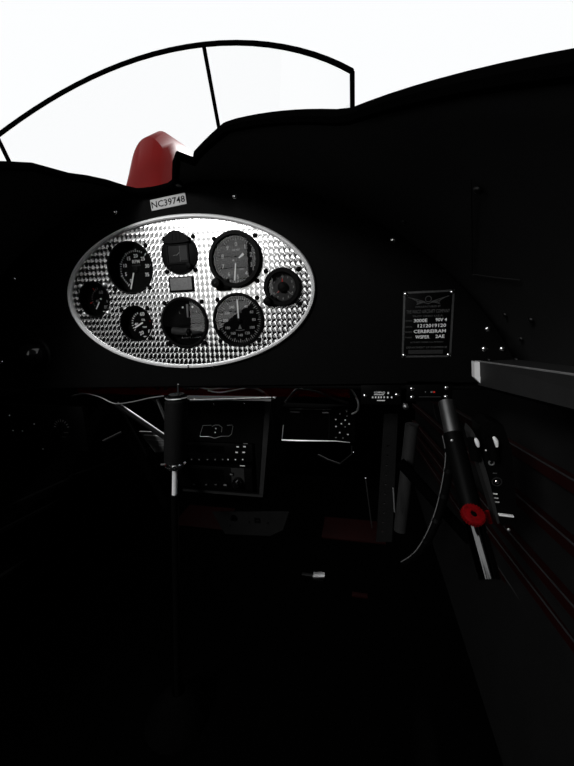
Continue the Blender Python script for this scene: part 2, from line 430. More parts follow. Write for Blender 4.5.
# tachometer
t, cx, cz, R = gauge('tach', 'tachometer', 'large black tachometer with white numerals round an RPM legend, needle at zero', 'gauge', .014, .0016, .0025, .0314)
y = .0136; b = MB()
for k in range(8):
    dg = 215 + 37.3 * k; x, z = pol(cx, cz, R * .52, dg); b.text(str(5 * k), .0078, x, y, z)
for k in range(36):
    dg = 215 + 37.3 * k / 5
    if k < 24 or k % 5 == 0: tick(b, cx, cz, y, dg, R * .67, R * (.78 if k % 5 == 0 else .74), .0012 if k % 5 == 0 else .0008)
b.text('RPM', .0075, cx + .001, y, cz + .012); b.build('markings', 'white', t)
MB().text('HUNDREDS', .003, cx + .001, y, cz + .006).build('legend', 'faint', t)
hand(cx - .002, cz, .012, 199, .006, R * .80, .0011, .0011).build('needle', 'white', t)
MB().lathe([(.0045, .013), (.0045, .0105), (.0001, .010)], (cx, 0, cz), 24).build('hub', 'bezel', t)
# small gauge at the far end of the oval
t, cx, cz, R = gauge('fuel', 'quantity_gauge', 'small black gauge with two red ticks at the narrow tip of the oval', 'gauge', .010, .0014, .002, .0225, screwm='trim')
y = .0096; b = MB(); px_, pz_ = cx + .004, cz + .001
for k in range(10): tick(b, px_, pz_, y, 235 + 12 * k, .0165, .0195, .0008)
b.text('40', .0070, px_ - .0085, y, pz_ - .003).text('0', .006, px_ + .010, y, pz_ - .004)
b.build('markings', 'dim', t)
MB().text('60', .0085, px_ + .0005, y, pz_ + .011).text('80', .0085, px_ + .007, y, pz_ - .0135).build('numerals', 'dim', t)
b = MB(); tick(b, px_, pz_, y, 255, .0195, .024, .0012); tick(b, px_, pz_, y, 322, .0195, .0235, .0012); b.build('red_ticks', 'redprint', t)
MB().box((px_ + .004, y, pz_ - .0205), (.008, .0003, .0011)).build('legend_bar', 'white', t)
hand(px_, pz_, .008, 214, .006, .0195, .0010, .0008).build('needle', 'white', t)
MB().lathe([(.0014, .009), (.0014, .0075), (.0001, .0073)], (px_, 0, pz_), 16).build('hub', 'white', t)
# small lower gauge
t, cx, cz, R = gauge('oil', 'oil_gauge', 'small black gauge with white needle and one red tick beneath the tachometer', 'gauge', .010, .0014, .002, .0235)
y = .0096; b = MB(); px_, pz_ = cx + .003, cz
for k in range(9): tick(b, px_, pz_, y, 235 + 13 * k, .0165, .0195, .0009)
b.text('60', .0085, px_ + .002, y, pz_ + .0155).text('40', .0070, px_ - .011, y, pz_ - .001).text('20', .0085, px_ - .003, y, pz_ - .0155, rot=.3).text('80', .0090, px_ + .014, y, pz_ - .0135)
b.text('OIL', .0045, px_ + .003, y, pz_ + .006).text('TEMP', .0035, px_ + .004, y, pz_ - .006)
b.build('markings', 'white', t)
MB().box((px_ + .006, y, pz_ - .0215), (.012, .0003, .0013)).build('legend_bar', 'white', t)
b = MB(); tick(b, px_, pz_, y, 78, .015, .020, .0016); b.build('red_tick', 'redprint', t)
hand(px_, pz_, .008, 243, -.003, .0150, .0012, .0009).build('needle', 'white', t)
# gyro-like gauge with a window
t, cx, cz, R = gauge('gyro', 'window_gauge', 'black faced gauge with a square window and hooded top above the metal placard', 'gauge', -.003, .003, .0005, .0239, dialm='bezel')
MB().lathe([(R * .97, -.0052), (R * .9, -.0058), (.0001, -.006)], (cx, 0, cz), 48).build('face', 'bezel', t)
hd = [(cx + x, cz + z) for x, z in [(-.021, .016), (-.018, .0245), (-.010, .0312), (-.002, .0330), (.007, .0312), (.0165, .025), (.021, .016), (.012, .0150), (-.010, .0150)]]
MB().prism([hd], -.0105, -.003).build('hood', 'bezel', t, False)
MB().prism([[(cx - .019, cz - .0145), (cx + .017, cz - .0145), (cx + .017, cz + .0145), (cx - .019, cz + .0145)], [(cx - .017, cz - .0125), (cx - .017, cz + .0125), (cx + .015, cz + .0125), (cx + .015, cz - .0125)]], -.0075, -.005).build('window_frame', 'plastic', t, False)
MB().box((cx - .001, -.0062, cz), (.031, .0005, .024)).build('window', 'screen', t)
MB().box((cx + .009, -.0066, cz + .001), (.011, .0004, .020)).build('painted_reflection', 'greydial', t)  # pale reflection in the window, put in as a grey patch
b = MB(); tick(b, cx - .003, cz - .002, -.0068, 50, 0, .006, .0008); tick(b, cx - .009, cz - .002, -.0068, 80, 0, .005, .0006); tick(b, cx + .0025, cz, -.0067, 0, -.011, .011, .0005); b.build('lubber_lines', 'dim', t)
for k in range(3): MB().box((cx - .006 + .006 * k, -.0108, cz + .0245), (.0022, .0006, .009)).build('rib', 'plastic', t)
MB().lathe([(.0042, -.005), (.0040, -.012), (.0001, -.0125)], (cx + .017, 0, cz - .0185), 20).build('knob', 'plastic', t)
for dx in (-.015, .012): MB().lathe([(.0018, -.0055), (.0016, -.0068), (.0001, -.007)], (cx + dx, 0, cz - .020), 12).build('face_screw', 'plastic', t)
# turn indicator
t, cx, cz, R = gauge('turn', 'turn_indicator', 'black turn indicator lettered 2 MIN TURN with ball tube', 'gauge', .010, .0035, .0048, .0314)
y = .0096; b = MB()
b.text('2 MIN TURN', .0062, cx + .003, y, cz - .0222); b.build('lettering', 'mid', t)
MB().text('L', .005, cx - .0135, y, cz + .0165).build('left_letter', 'dim', t); MB().text('R', .005, cx + .0160, y, cz + .0165).build('right_letter', 'dim', t)
b = MB()
for dx, dz, rr in ((-.0075, .0245, .0016), (.0095, .0245, .0016)):
    b.lathe([(rr, y), (.0001, y - .0004)], (cx + dx, 0, cz + dz), 14)
b.build('index_dots', 'white', t)
nd = hand(cx + .0010, cz, .007, 2, .010, .0290, .0013, .0018); nd.lathe([(.0018, .007), (.0001, .0064)], (cx + .0015, 0, cz + .010), 14)
nd.build('needle', 'midgrey', t)
ar = []
for k in range(13):
    a = math.radians(-60 + 10 * k); ar.append((cx + .001 + .026 * math.sin(a) * .9, .0065, cz - .0085 + .006 * math.cos(a)))
MB().tube(ar, .0009, 6).build('arc', 'plastic', t)
tube_pts = []
for k in range(17):
    s = -1 + k / 8; tube_pts.append((cx + .0015 + .0265 * s, .004, cz - .0125 + .003 * s * s - .002))
gt = MB().tube(tube_pts, .0062, 14).build('ball_tube', 'greydial', t)
b = MB()
b.tube([(cx + .0015, -.0015, cz - .0205), (cx + .0015, -.0026, cz - .0145), (cx + .0015, -.0015, cz - .0085)], .0005, 6)
b.tube([(cx + .0095, -.0015, cz - .0205), (cx + .0095, -.0026, cz - .0145), (cx + .0095, -.0015, cz - .0085)], .0005, 6)
b.build('tube_wires', 'midgrey', gt)
sp = bmesh.new(); bmesh.ops.create_uvsphere(sp, u_segments=16, v_segments=10, radius=.0058)
MB().add([Vector((cx + .0055, .0006, cz - .0145)) + v.co for v in sp.verts], [[v.index for v in f.verts] for f in sp.faces]).build('ball', 'plastic', gt); sp.free()
# altimeter
t, cx, cz, R = gauge('alt', 'altimeter', 'altimeter with thick black bezel and setting knob, two white hands', 'gauge', .003, .0085, .0072, .0314)
y = .0026; b = MB()
for k in range(10):
    x, z = pol(cx, cz, R * .58, 36 * k); b.text(str(k), .0085, x, y, z)
for k in range(50): tick(b, cx, cz, y, 7.2 * k, R * (.70 if k % 5 == 0 else .74), R * .80, .0009 if k % 5 == 0 else .0005)
b.text('100 FEET', .0032, cx, y, cz + .0150).text('ALT', .0045, cx - .003, y, cz + .0008); b.build('markings', 'mid', t)
hand(cx - .001, cz, .001, 187, .004, R * .72, .0009, .0011).build('long_hand', 'white', t)
hand(cx, cz, .0004, 55, .005, R * .36, .0009, .0020).build('short_hand', 'white', t)
MB().box((cx + .0065, y, cz - .0125), (.006, .0003, .0018)).build('setting_window', 'dim', t)
MB().lathe([(.003, .002), (.003, -.001), (.0001, -.0013)], (cx, 0, cz), 20).build('hub', 'bezel', t)
kx, kz = cx - .0275, cz - .0325
k_ = MB().box((kx + .007, -.006, kz - .002), (.022, .0075, .017), .003).build('knob_boss', 'bezel', t)
MB().lathe([(.0072, -.004), (.0072, -.017), (.0060, -.019), (.0001, -.0195)], (kx, 0, kz), 24).build('setting_knob', 'plastic', t)
# airspeed indicator
t, cx, cz, R = gauge('asi', 'airspeed_indicator', 'gauge ringed by close white ticks, needle straight up, below the altimeter', 'gauge', .004, .0040, .0042, .0314, dialm='dial')
y = .0036; b = MB()
for k in range(60):
    tick(b, cx, cz, y, 6 * k, R * (.72 if k % 3 == 0 else .77), R * .86, .0009 if k % 3 == 0 else .0005)
for k in range(1, 12):
    x, z = pol(cx, cz, R * .57, 30 * k); b.text(str(20 + 20 * k), .0058, x, y, z)
b.build('markings', 'mid', t)
b = MB(); b.text('MPH', .004, cx, y, cz + .012)
b.tube([(cx - .007, y, cz - .0150), (cx, y, cz - .0160), (cx + .007, y, cz - .0150)], .0006, 5).add([(cx - .003, y, cz - .0135), (cx + .003, y, cz - .0135), (cx, y, cz - .0065)], [(0, 1, 2)])
b.build('maker_mark', 'dim', t)
hand(cx - .0005, cz, .001, -1, -.002, R * .76, .0012, .0009).build('needle', 'white', t)
MB().lathe([(.0028, .003), (.0028, -.0005), (.0001, -.0008)], (cx, 0, cz), 20).build('hub', 'bezel', t)
# clock-like gauge
t, cx, cz, R = gauge('clock', 'clock', 'small clock with thick black bezel, grey dial and large black hub', 'gauge', -.001, .0085, .0072, .0239, dialm='greydial')
y = -.0014; b = MB()
for k in range(1, 13):
    x, z = pol(cx, cz, R * .58, 30 * k); b.text(str(k), .0042, x, y, z)
for dg in (0, 128, 232): tick(b, cx, cz, y, dg, .006, R * .70, .0005)
b.build('markings', 'mid', t)
hand(cx, cz, -.0018, -2, .006, .0125, .0012, .0003).build('red_hand', 'redprint', t)
hand(cx, cz, -.0018, 228, .006, .0110, .0003, .0003).build('small_hand', 'redprint', t)
hand(cx, cz, -.0018, 130, .004, .0165, .0005, .0004).build('long_hand', 'dim', t)
MB().lathe([(.0075, -.0018), (.0075, -.0045), (.006, -.0055), (.0001, -.0058)], (cx + .0005, 0, cz), 28).build('hub', 'plastic', t)
kx, kz = cx - .0205, cz - .0195
MB().box((kx + .005, -.006, kz - .001), (.016, .0075, .013), .003).build('knob_boss', 'bezel', t)
MB().lathe([(.0058, -.004), (.0058, -.016), (.0045, -.0175), (.0001, -.018)], (kx, 0, kz), 24).build('winding_knob', 'plastic', t)
# metal placard between the gauges
a = P(169, 277.5, FY); c_ = P(194.5, 291.5, FY); c = (a + c_) / 2; wd, ht = c_.x - a.x, a.z - c_.z
t = thing('placard', 'small grey brushed metal placard framed in black on the oval plate', 'placard', (c.x, FY, c.z - ht / 2))
MB().box((c.x, FY - .0012, c.z), (wd, .0024, ht), .0004).build('frame', 'bezel', t)
MB().box((c.x + .0003, FY - .0026, c.z + .0006), (wd - .005, .0006, ht - .005)).build('face', 'brushed', t)
# ---------------------------------------------------------------- registration tag
ct = P(168.6, 202.2, 0); th = math.radians(1.0)
def tilt(deg): return Matrix.Rotation(math.radians(deg), 3, 'Y')
t = thing('registration_tag', 'small pale tag reading NC39748 above the oval gauge plate', 'tag', (ct.x, 0, ct.z - .008))
rt = tilt(-4.5)
MB().box(ct + Vector((0, -.0008, 0)), (.058, .0014, .0150), 0, rt).build('backing', 'tag', t, False)
MB().text('NC39748', .0125, ct.x, -.0017, ct.z, sx=.055 / glyphs('NC39748', .0125)[2], M3=rt).build('lettering', 'plate', t)
# ---------------------------------------------------------------- maker's data plate
tl, trr, bl, br = P(403.3, 293), P(454.8, 288.6), P(401.7, 358), P(450.5, 356.3)
c = (tl + trr + bl + br) / 4; W_ = ((trr - tl).length + (br - bl).length) / 2; H_ = ((tl - bl).length + (trr - br).length) / 2
t = thing('data_plate', 'black engraved maker data plate with winged emblem and silver border', 'data plate', (c.x, 0, c.z - H_ / 2))
MB().box((c.x, -.0006, c.z), (W_, .0012, H_), .0003).build('plate', 'plate', t)
def rect(cx, cz, w, h): return [(cx - w / 2, cz - h / 2), (cx + w / 2, cz - h / 2), (cx + w / 2, cz + h / 2), (cx - w / 2, cz + h / 2)]
MB().prism([rect(c.x, c.z, W_, H_), rect(c.x, c.z, W_ - .005, H_ - .005)[::-1]], -.0016, -.001).build('border', 'steel', t, False)
for sx in (-1, 1):
    for sz in (-1, 1): screw('screw', t, (c.x + sx * (W_ / 2 - .003), -.0014, c.z + sz * (H_ / 2 - .003)), .0030, 'chrome')
yy = -.0014
def row(k): return c.z + H_ / 2 - k * H_
b = MB()
for s in (-1, 1):
    for k in range(4):
        z0 = row(.085 + .022 * k)
        b.tube([(c.x + s * .004, yy, row(.16)), (c.x + s * (.012 + .001 * k), yy, z0 - .004), (c.x + s * (.026 - .0055 * k), yy, z0)], .00055, 5)
b.lathe([(.0042, yy), (.0034, yy)], (c.x, 0, row(.12)), 20)
b.tube([(c.x - .006, yy, row(.165)), (c.x, yy, row(.19)), (c.x + .006, yy, row(.165))], .0006, 5)
b.build('winged_emblem', 'faint', t)
def line(b, s, size, k, x=0.0, width=None):
    wd = glyphs(s, size)[2]; b.text(s, size, c.x + x, yy, row(k), sx=(width / wd if width else 1))
b = MB(); line(b, 'MANUFACTURED BY', .0032, .23, 0, W_ * .5); line(b, 'THE WACO AIRCRAFT COMPANY', .0066, .30, 0, W_ * .86); line(b, 'TROY OHIO U.S.A.', .0032, .37, 0, W_ * .62)
for k, s in ((.435, 'MODEL'), (.525, 'SERIAL'), (.605, 'ENGINE'), (.69, 'WEIGHT')): line(b, s, .0028, k, -W_ * .37, .009)
line(b, 'LICENSED UNDER U.S. PATENTS', .0028, .765, 0, W_ * .66); line(b, 'DEPARTMENT OF COMMERCE', .0036, .845, 0, W_ * .82)
b.build('engraved_lines', 'faint', t)
b = MB()
for tx, k, cxr, wr_ in (('3000E', .435, .36, .27), ('90V 4', .43, .77, .22), ('1212019120', .515, .59, .56), ('CERBREIRAM', .60, .55, .64), ('WSPER', .685, .41, .28), ('2AE', .68, .76, .18)):
    line(b, tx, .0062, k, (cxr - .5) * W_, wr_ * W_)
b.build('stamped_values', 'white', t)
MB().box((c.x - .001, yy, row(.915)), (.045, .0004, .0055)).build('serial_strip', 'grey', t)
# ---------------------------------------------------------------- round vent at the panel's end
vc = P(38, 354, 0)
t = thing('round_knob', 'round glossy black knob with thin ring low on the panel', 'knob', (vc.x, 0, vc.z - .027))
M['gloss'] = mat('gloss_black', (.003,) * 3, .12, 0, .5)
MB().lathe([(.030, 0), (.030, -.003), (.027, -.005), (.0265, -.002)], (vc.x, 0, vc.z)).build('ring', 'darksteel', t)
MB().lathe([(.024, 0), (.024, -.010), (.020, -.020), (.012, -.026), (.0001, -.028)], (vc.x, 0, vc.z)).build('dome', 'gloss', t)
# ---------------------------------------------------------------- switch plates under the panel
def plate(name, label, cat, u0, v0, u1, v1, Y, scr, m='plate'):
    a = P(u0, v0, Y); d = P(u1, v1, Y); c = (a + d) / 2; w_, h_ = d.x - a.x, a.z - d.z
    t = thing(name, label, cat, (c.x, Y, c.z - h_ / 2))
    MB().box((c.x, Y + .002, c.z), (w_, .004, h_), .0006).build('plate', m, t)
    for (u, v) in scr: screw('screw', t, P(u, v, Y), .0034, 'chrome')
    return t, c
MB_ = MB
t, c = plate('label_plate', 'small black label plate with white legends and two screws under the panel', 'label plate', 361, 384, 401, 405, .0, [(365, 396), (397, 395)])
b = MB()
def bar(u0, v0, u1, v1, Y=-.0006):
    a = P(u0, v0, Y); d = P(u1, v1, Y); b.quad((a.x, Y, a.z), (d.x, Y, a.z), (d.x, Y, d.z), (a.x, Y, d.z))
yy = -.0006
p = P(379.5, 392.5, yy); b.text('COMPASS', .0042, p.x, yy, p.z, sx=.0155 / glyphs('COMPASS', .0042)[2])
bar(374, 394.3, 384, 395.1)
for u in (372, 375, 378, 380.5, 383.5, 387, 391): bar(u, 396.4, u + 1.3, 398.2)
bar(387.5, 392, 389, 394); bar(377, 400, 385, 401); b.build('legend', 'white', t)
t, c = plate('switch_plate', 'black switch plate held by four bright screws under the panel', 'switch plate', 407, 381, 452, 402, .0, [(412, 389), (412, 397.5), (446.5, 388), (446, 397)])
b = MB(); bar(430.5, 391.2, 432.5, 392.8); bar(425, 391.4, 426, 392.4); b.build('legend', 'dim', t)
b = MB(); bar(433, 391.2, 435, 392.8); b.build('warning_mark', 'redprint', t)
a, d = P(419, 397, -.002), P(441, 397, -.002); MB().tube([a, d], .0009, 6).build('guard_bar', 'steel', t)
a = P(405, 405.5, -.0); MB().lathe([(.004, 0), (.004, -.010), (.0001, -.012)], a, 14).build('toggle', 'steel', t)
# ================================================================ radio console
YC = .25
k0 = P(178, 401, YC); k1 = P(271, 401, YC); k2 = P(263, 497, YC); k3 = P(172, 500, YC)
con = thing('radio_console', 'black radio console box with a bright top edge and winged badge', 'console', ((k0.x + k1.x) / 2, YC + .1, k2.z))
xl, xr = k0.x - .01, k1.x
zb, zt = k2.z, k1.z
loop = [(xl, zb), (k2.x, zb), (xr, zt), (xl, zt)]
rl = P(176, 440, YC); rr = P(254.5, 439, YC); rb = P(254, 493, YC)
opening = [(rl.x, rb.z), (rr.x, rb.z), (rr.x, rl.z - .0), (rl.x, rl.z)]
MB().prism([loop, opening[::-1]], YC, YC + .006).build('face', 'crinkle', con, False)
b = MB(); q = [Vector((x, YC + .004, z)) for x, z in loop]; q2 = [p + Vector((0.01, .22, 0)) for p in q]
b.add(q + q2, [(1, 2, 6, 5), (0, 1, 5, 4), (3, 0, 4, 7), (2, 3, 7, 6)]).build('body', 'crinkle', con, False)
b = MB().add([Vector((k2.x, YC, zb)), Vector((xr, YC, zt)), Vector((xr - .016, YC, zt)), Vector((k2.x - .012, YC, zb))], [(0, 1, 2, 3)])
b.prism([[(k2.x, zb), (xr, zt), (xr - .014, zt), (k2.x - .010, zb)]], YC - .0012, YC).build('side_trim', 'grey', con, False)
MB().prism([[(xl, zb), (k2.x, zb), (k2.x, zb + .006), (xl, zb + .006)]], YC - .002, YC).build('lower_trim', 'grey', con, False)
e0, e1 = P(190, 400.5, YC - .004), P(275, 398, YC - .004)
MB().tube([e0, e1], .0022, 10).build('top_edge', 'trim', con)
for u, v in [(193, 400), (214, 404.5), (244.5, 404)]: screw('screw', con, P(u, v, YC - .001), .0028, 'chrome')
def pts(L, Y): return [P(u, v, Y) for u, v in L]
bd = MB()
for L in ([(203, 425.5), (211.5, 425.2)], [(227, 425.3), (232.5, 425)], [(203, 425.5), (200.5, 433), (200, 436.5), (209, 436.5)], [(209, 436.5), (214.5, 438.2), (221, 436.3), (229, 436.2), (231.5, 434), (233, 426)],
          [(212, 426.5), (215, 425), (219, 425), (222, 427.5), (221.5, 432)]):
    bd.tube(pts(L, YC - .001), .0006, 6)
bd.lathe([(.0022, -.001), (.0001, -.0022)], P(216, 428.5, YC), 12).lathe([(.0022, -.001), (.0001, -.0022)], P(215.3, 432.5, YC), 12)
bd.build('winged_badge', 'trim', con)
def unit(name, label, v0, v1, Y=YC - .004):
    a = P(177, v0, Y); d = P(253.5, v1, Y)
    t = thing(name, label, 'radio', ((a.x + d.x) / 2, Y + .08, d.z)); c = (a + d) / 2
    MB().box((c.x, Y + .08, c.z), (d.x - a.x - .002, .16, a.z - d.z - .001), .0015).build('case', 'plastic', t)
    return t
Yr = YC - .0055
def pad(t, name, u, v, wpx, hpx, m, mm='white', lw=.55, Y=Yr):
    c = P(u, v, Y); s = 1 / 452
    o = MB().box(c, (wpx * s, .004, hpx * s), .0008).build(name, m, t)
    MB().box(c + Vector((0, -.0022, 0)), (wpx * s * lw, .0005, hpx * s * .42)).build('legend', mm, o)
t = unit('transponder', 'upper radio with eight buttons in a row under its display', 441, 463)
MB().box(P(205, 449, Yr + .002), (.105, .002, .020)).build('display', 'screen', t)
for u, v in [(238, 446.5), (244.8, 446.3), (237, 452), (244, 452)]: pad(t, 'button', u, v, 5.5, 3.6, 'plastic')
for i, u in enumerate([192, 199.5, 208, 215.5, 223, 228.5, 235.8, 243]): pad(t, 'key', u, 459.2, 5, 3.2, 'plastic', 'white' if i > 4 else 'dim', .28)
MB().box(P(245.5, 443.6, Yr), (.012, .001, .0016)).build('brand_strip', 'dim', t)
t = unit('comm_radio', 'lower radio with a fat round knob beside its dark display', 464, 492)
MB().box(P(203, 474, Yr + .002), (.115, .002, .030)).build('display', 'screen', t)
MB().box(P(238, 477, Yr + .0015), (.034, .002, .048)).build('knob_panel', 'grey', t)
pad(t, 'button', 231.5, 474, 5.5, 3.4, 'plastic', 'dim'); pad(t, 'button', 194.5, 484, 6, 3.8, 'plastic', 'dim'); pad(t, 'button', 225.3, 484.7, 6.5, 4, 'plastic', 'dim')
pad(t, 'button', 206.5, 484.3, 5, 3, 'plastic', 'faint'); pad(t, 'button', 216, 484.3, 5, 3, 'plastic', 'faint')
MB().box(P(242.5, 465.8, Yr), (.013, .001, .002)).build('brand_strip', 'white', t)
kc = P(238.5, 482, Yr)
MB().lathe([(.0135, 0), (.0135, -.010), (.0120, -.012), (.0085, -.012), (.0085, -.022), (.007, -.024), (.0001, -.0245)], kc, 28).build('tuning_knob', 'gloss', t)
# heel bracket under the console
Yh = .30
lp = [P(u, v, Yh) for u, v in [(212, 512), (289, 512), (283, 530), (270, 536), (225, 534)]]
t = thing('heel_bracket', 'grey riveted bracket plate with a round hole below the radio console', 'bracket', (lp[0].x + .06, Yh, lp[3].z))
hc = P(234, 518.5, Yh)
MB().prism([[(p.x, p.z) for p in lp][::-1], circ(hc.x, hc.z, .0105, 24)], Yh, Yh + .004).build('plate', 'linen', t, False)
sq = P(257.5, 520.5, Yh); MB().prism([rect(sq.x, sq.z, .016, .014), rect(sq.x, sq.z, .010, .004)[::-1]], Yh - .0015, Yh).build('latch', 'plastic', t, False)
for u, v in [(230, 525.5), (249, 522), (268, 523)]: screw('rivet', t, P(u, v, Yh), .0026, 'plastic')
MB().box((lp[0].x + .06, Yh + .06, lp[1].z + .002), (.16, .12, .004)).build('shelf', 'darkskin', t)
# ================================================================ navigation display
YG = .15
gl = P(282, 440, YG); gr = P(356, 443, YG); gtz = P(290, 407, YG).z
c = Vector(((gl.x + gr.x) / 2, YG, (gtz + gl.z) / 2)); W_, H_ = gr.x - gl.x, gtz - gl.z
roll = tilt(1.2)
t = thing('navigation_display', 'portable black navigation unit with screen and round key pad beside the radio console', 'display', (c.x, YG, c.z - H_ / 2))
MB().box(c + Vector((0, .018, 0)), (W_, .034, H_), .005, roll).build('case', 'matte', t)
def G_(u, v, d=0): return P(u, v, YG + d)
qd = [G_(u, v, -.0005) for u, v in [(286, 410), (330, 410.5), (330, 439.5), (284, 439)]]
MB().add([p + Vector((0, -.0005, 0)) for p in qd], [(0, 1, 2, 3)]).build('screen', 'screen', t, False)
MB().tube([G_(282, 440, -.002), G_(283.5, 425, -.002)], .0012, 6).build('side_bezel', 'trim', t)
MB().tube([G_(282, 440, -.003), G_(300, 440.6, -.004), G_(335, 441, -.003), G_(350, 442.5, -.002)], [.0020, .0022, .0012, .0006], 8).build('lower_bezel', 'trim', t)
MB().tube([G_(289.5, 409, -.002), G_(331, 409.5, -.002)], .0009, 6).build('upper_bezel', 'steel', t)
MB().tube([G_(329.5, 412, -.001), G_(329, 439, -.001)], .0007, 6).build('divider', 'darksteel', t)
MB().box(G_(295, 412, -.001), (.020, .0006, .0018)).build('brand_mark', 'faint', t)
MB().box(G_(325.3, 412.6, -.001), (.0120, .0006, .0026)).build('screen_label', 'dim', t)
for i, (u, v) in enumerate([(339.8, 413.8), (346.8, 411.5), (335.8, 419.5), (347, 416), (336, 426.5), (339.8, 432.6), (336, 437.6), (343, 438), (348, 434.5)]):
    o = MB().lathe([(.0034, 0), (.0030, -.0022), (.0001, -.0026)], G_(u, v, -.0002), 14).build('key', 'plastic', t)
    MB().box(G_(u, v, -.0032), (.0026, .0004, .0020)).build('legend', 'white' if i in (2, 4, 5, 8) else 'dim', o)
pc = G_(345.3, 423.2)
o = MB().lathe([(.0095, 0), (.0090, -.003), (.0060, -.0036), (.0001, -.003)], pc, 28).build('key_pad', 'plastic', t)
for dx, dz in ((.0075, 0), (-.0075, 0), (0, .0075), (0, -.0062)): MB().box(pc + Vector((dx, -.0038, dz)), (.0024, .0006, .0024)).build('arrow', 'white' if dz >= 0 else 'dim', o)
MB().box(c + Vector((0, .05, -.012)), (.03, .05, .02), .003).build('mount', 'plastic', t)
MB().tube([G_(352, 446, .01), G_(352, 454, .0), G_(340, 464, .0), G_(328, 460, .01), G_(318, 455, .03)], .0022, 8).build('power_lead', 'plastic', t)
screw('lead_plug', t, G_(353.5, 452.5, -.004), .0022, 'chrome')
# ================================================================ control stick
YS = -.06
g0 = P(176.5, 398, YS); g1 = P(176, 462, YS)
xs = g0.x; 
t = thing('control_stick', 'control stick with black foam grip and bright metal rings', 'control stick', (xs, YS, ZF))
sb = P(174.5, 500, YS); KL = (g0.x - sb.x) / (g0.z - sb.z)      # the stick leans over to one side
def lean(b):
    for p in b.v: p.x += KL * (p.z - L0)
    return b
rg = .0165
L0 = g0.z; L1 = g1.z
lean(MB().lathe([(rg * .75, L1), (rg, L1 + .003), (rg * 1.02, (L0 + L1) / 2), (rg, L0 - .004), (rg * .8, L0)], (xs, YS, 0), 36, 'Z')).build('grip', 'rubber', t)
cpz = P(176, 394.5, YS).z
cap = lean(MB().lathe([(rg * .9, L0), (rg * .92, L0 + .002), (rg * .75, L0 + .0035), (rg * .75, L0 + .005), (rg * .7, cpz + .001), (.0001, cpz + .0015)], (xs, YS, 0), 36, 'Z')).build('cap', 'plastic', t)
for z in (L0 + .001, L0 - .006): lean(MB().lathe([(rg * .93, z - .001), (rg * 1.0, z), (rg * .93, z + .001)], (xs, YS, 0), 32, 'Z')).build('cap_ring', 'trim', t)
MB().tube([P(178, 396, YS), P(178, 384, YS)], .0013, 8).build('button_pin', 'steel', t)
for dz, r_ in ((.004, rg * .72), (-.004, rg * .95), (-.0085, rg * .7)): lean(MB().lathe([(r_ * .8, L1 + dz - .002), (r_, L1 + dz - .001), (r_, L1 + dz + .001), (r_ * .8, L1 + dz + .002)], (xs, YS, 0), 32, 'Z')).build('collar', 'chrome', t)
lean(MB().tube([(xs - .012, YS, L1 - .004), (xs - .022, YS - .004, L1 - .004)], .002, 8)).build('clamp_bolt', 'steel', t)
lean(MB().tube([(xs, YS, L1), (xs, YS, L1 - .055)], .0042, 20)).build('shaft_highlight', 'ring', t)  # thin near-white rod put in for the highlight down the shaft
lean(MB().tube([(xs, YS, L1 - .054), (xs + .005, YS + .02, ZF)], .0056, 20)).build('shaded_shaft', 'plastic', t)  # lower shaft coloured black where it falls into shade
lean(MB().lathe([(.06, ZF), (.05, ZF + .02), (.03, ZF + .05), (.012, ZF + .06)], (xs + .005, YS + .02, 0), 28, 'Z')).build('boot', 'matte', t)
# ================================================================ wiring and frame ahead of the panel
def cable(name, label, L, r, m, group=None):
    o = MB().tube(smooth_path([P(*q) for q in L]), r, 8).build(name, m); return tag(o, label, 'cable' if name == 'cable' else name.replace('_', ' '), group)
def smooth_path(p, n=6):
    if len(p) < 3: return p
    out = []
    for i in range(len(p) - 1):
        p0, p1, p2, p3 = p[max(i - 1, 0)], p[i], p[i + 1], p[min(i + 2, len(p) - 1)]
        for k in range(n):
            s = k / n; out.append(.5 * ((2 * p1) + (p2 - p0) * s + (2 * p0 - 5 * p1 + 4 * p2 - p3) * s * s + (3 * p1 - p0 - 3 * p2 + p3) * s ** 3))
    return out + [p[-1]]
cable('cable', 'pale cable sagging under the panel beside the stick grip', [(72, 396, .04), (85, 393.5, .04), (100, 397, .04), (115, 403.5, .04), (132, 402, .04), (150, 398, .04), (164, 396, .04)], .0016, 'steel')
cable('cable', 'wire bundle hanging above the navigation unit', [(285, 402, .08), (292, 394, .075), (300, 388.5, .07), (318, 392, .07), (335, 399, .08), (348, 403, .1)], .0022, 'steel')
cable('cable', 'bright curved cable running down behind the navigation unit', [(341, 383, .06), (350, 388, .06), (356, 397, .06), (358.5, 404, .06), (357, 411, .07), (352, 414, .09)], .0016, 'trim')
cable('cable', 'thin cable looping from panel to navigation unit past the radio console', [(272, 392, .12), (272, 410, .13), (274, 430, .14), (279, 445, .15)], .0016, 'darksteel')
cable('cable', 'short wire crossing above the radio console', [(208, 390.5, .07), (220, 392.5, .07), (238, 389.5, .07), (252, 387.5, .07), (262, 391, .07), (268, 396, .08)], .0016, 'trim')
cable('cable', 'second wire crossing above the radio console', [(196, 386.5, .06), (208, 388.8, .06), (225, 388, .06), (242, 387, .06), (256, 389, .065), (263, 393, .07)], .0014, 'trim')
cable('cable', 'thin wire looping under the label plate', [(364, 396, .03), (366, 390, .03), (368, 386, .03)], .0007, 'steel')
cable('cable', 'pair of grey wires hanging behind the switch plate', [(434, 404, .03), (435, 412, .03), (438, 420, .03)], .0018, 'darksteel')
t = thing('wiring_rail', 'red rail with small terminals along the underside of the panel', 'rail', P(230, 388, .06))
a, d = P(80, 392, .10), P(350, 388, .10)
MB().box((a + d) / 2 + Vector((0, 0, 0)), (d.x - a.x, .01, .020), .002).build('rail', 'red', t)
for u in (93, 98, 133, 158, 166, 186, 190, 194, 198): MB().lathe([(.003, .0), (.0024, -.004), (.0001, -.0045)], P(u, 388.5, .094), 10).build('terminal', 'darksteel', t)
MB().box(P(190, 387, .09), (.03, .004, .004)).build('terminal_strip', 'steel', t)
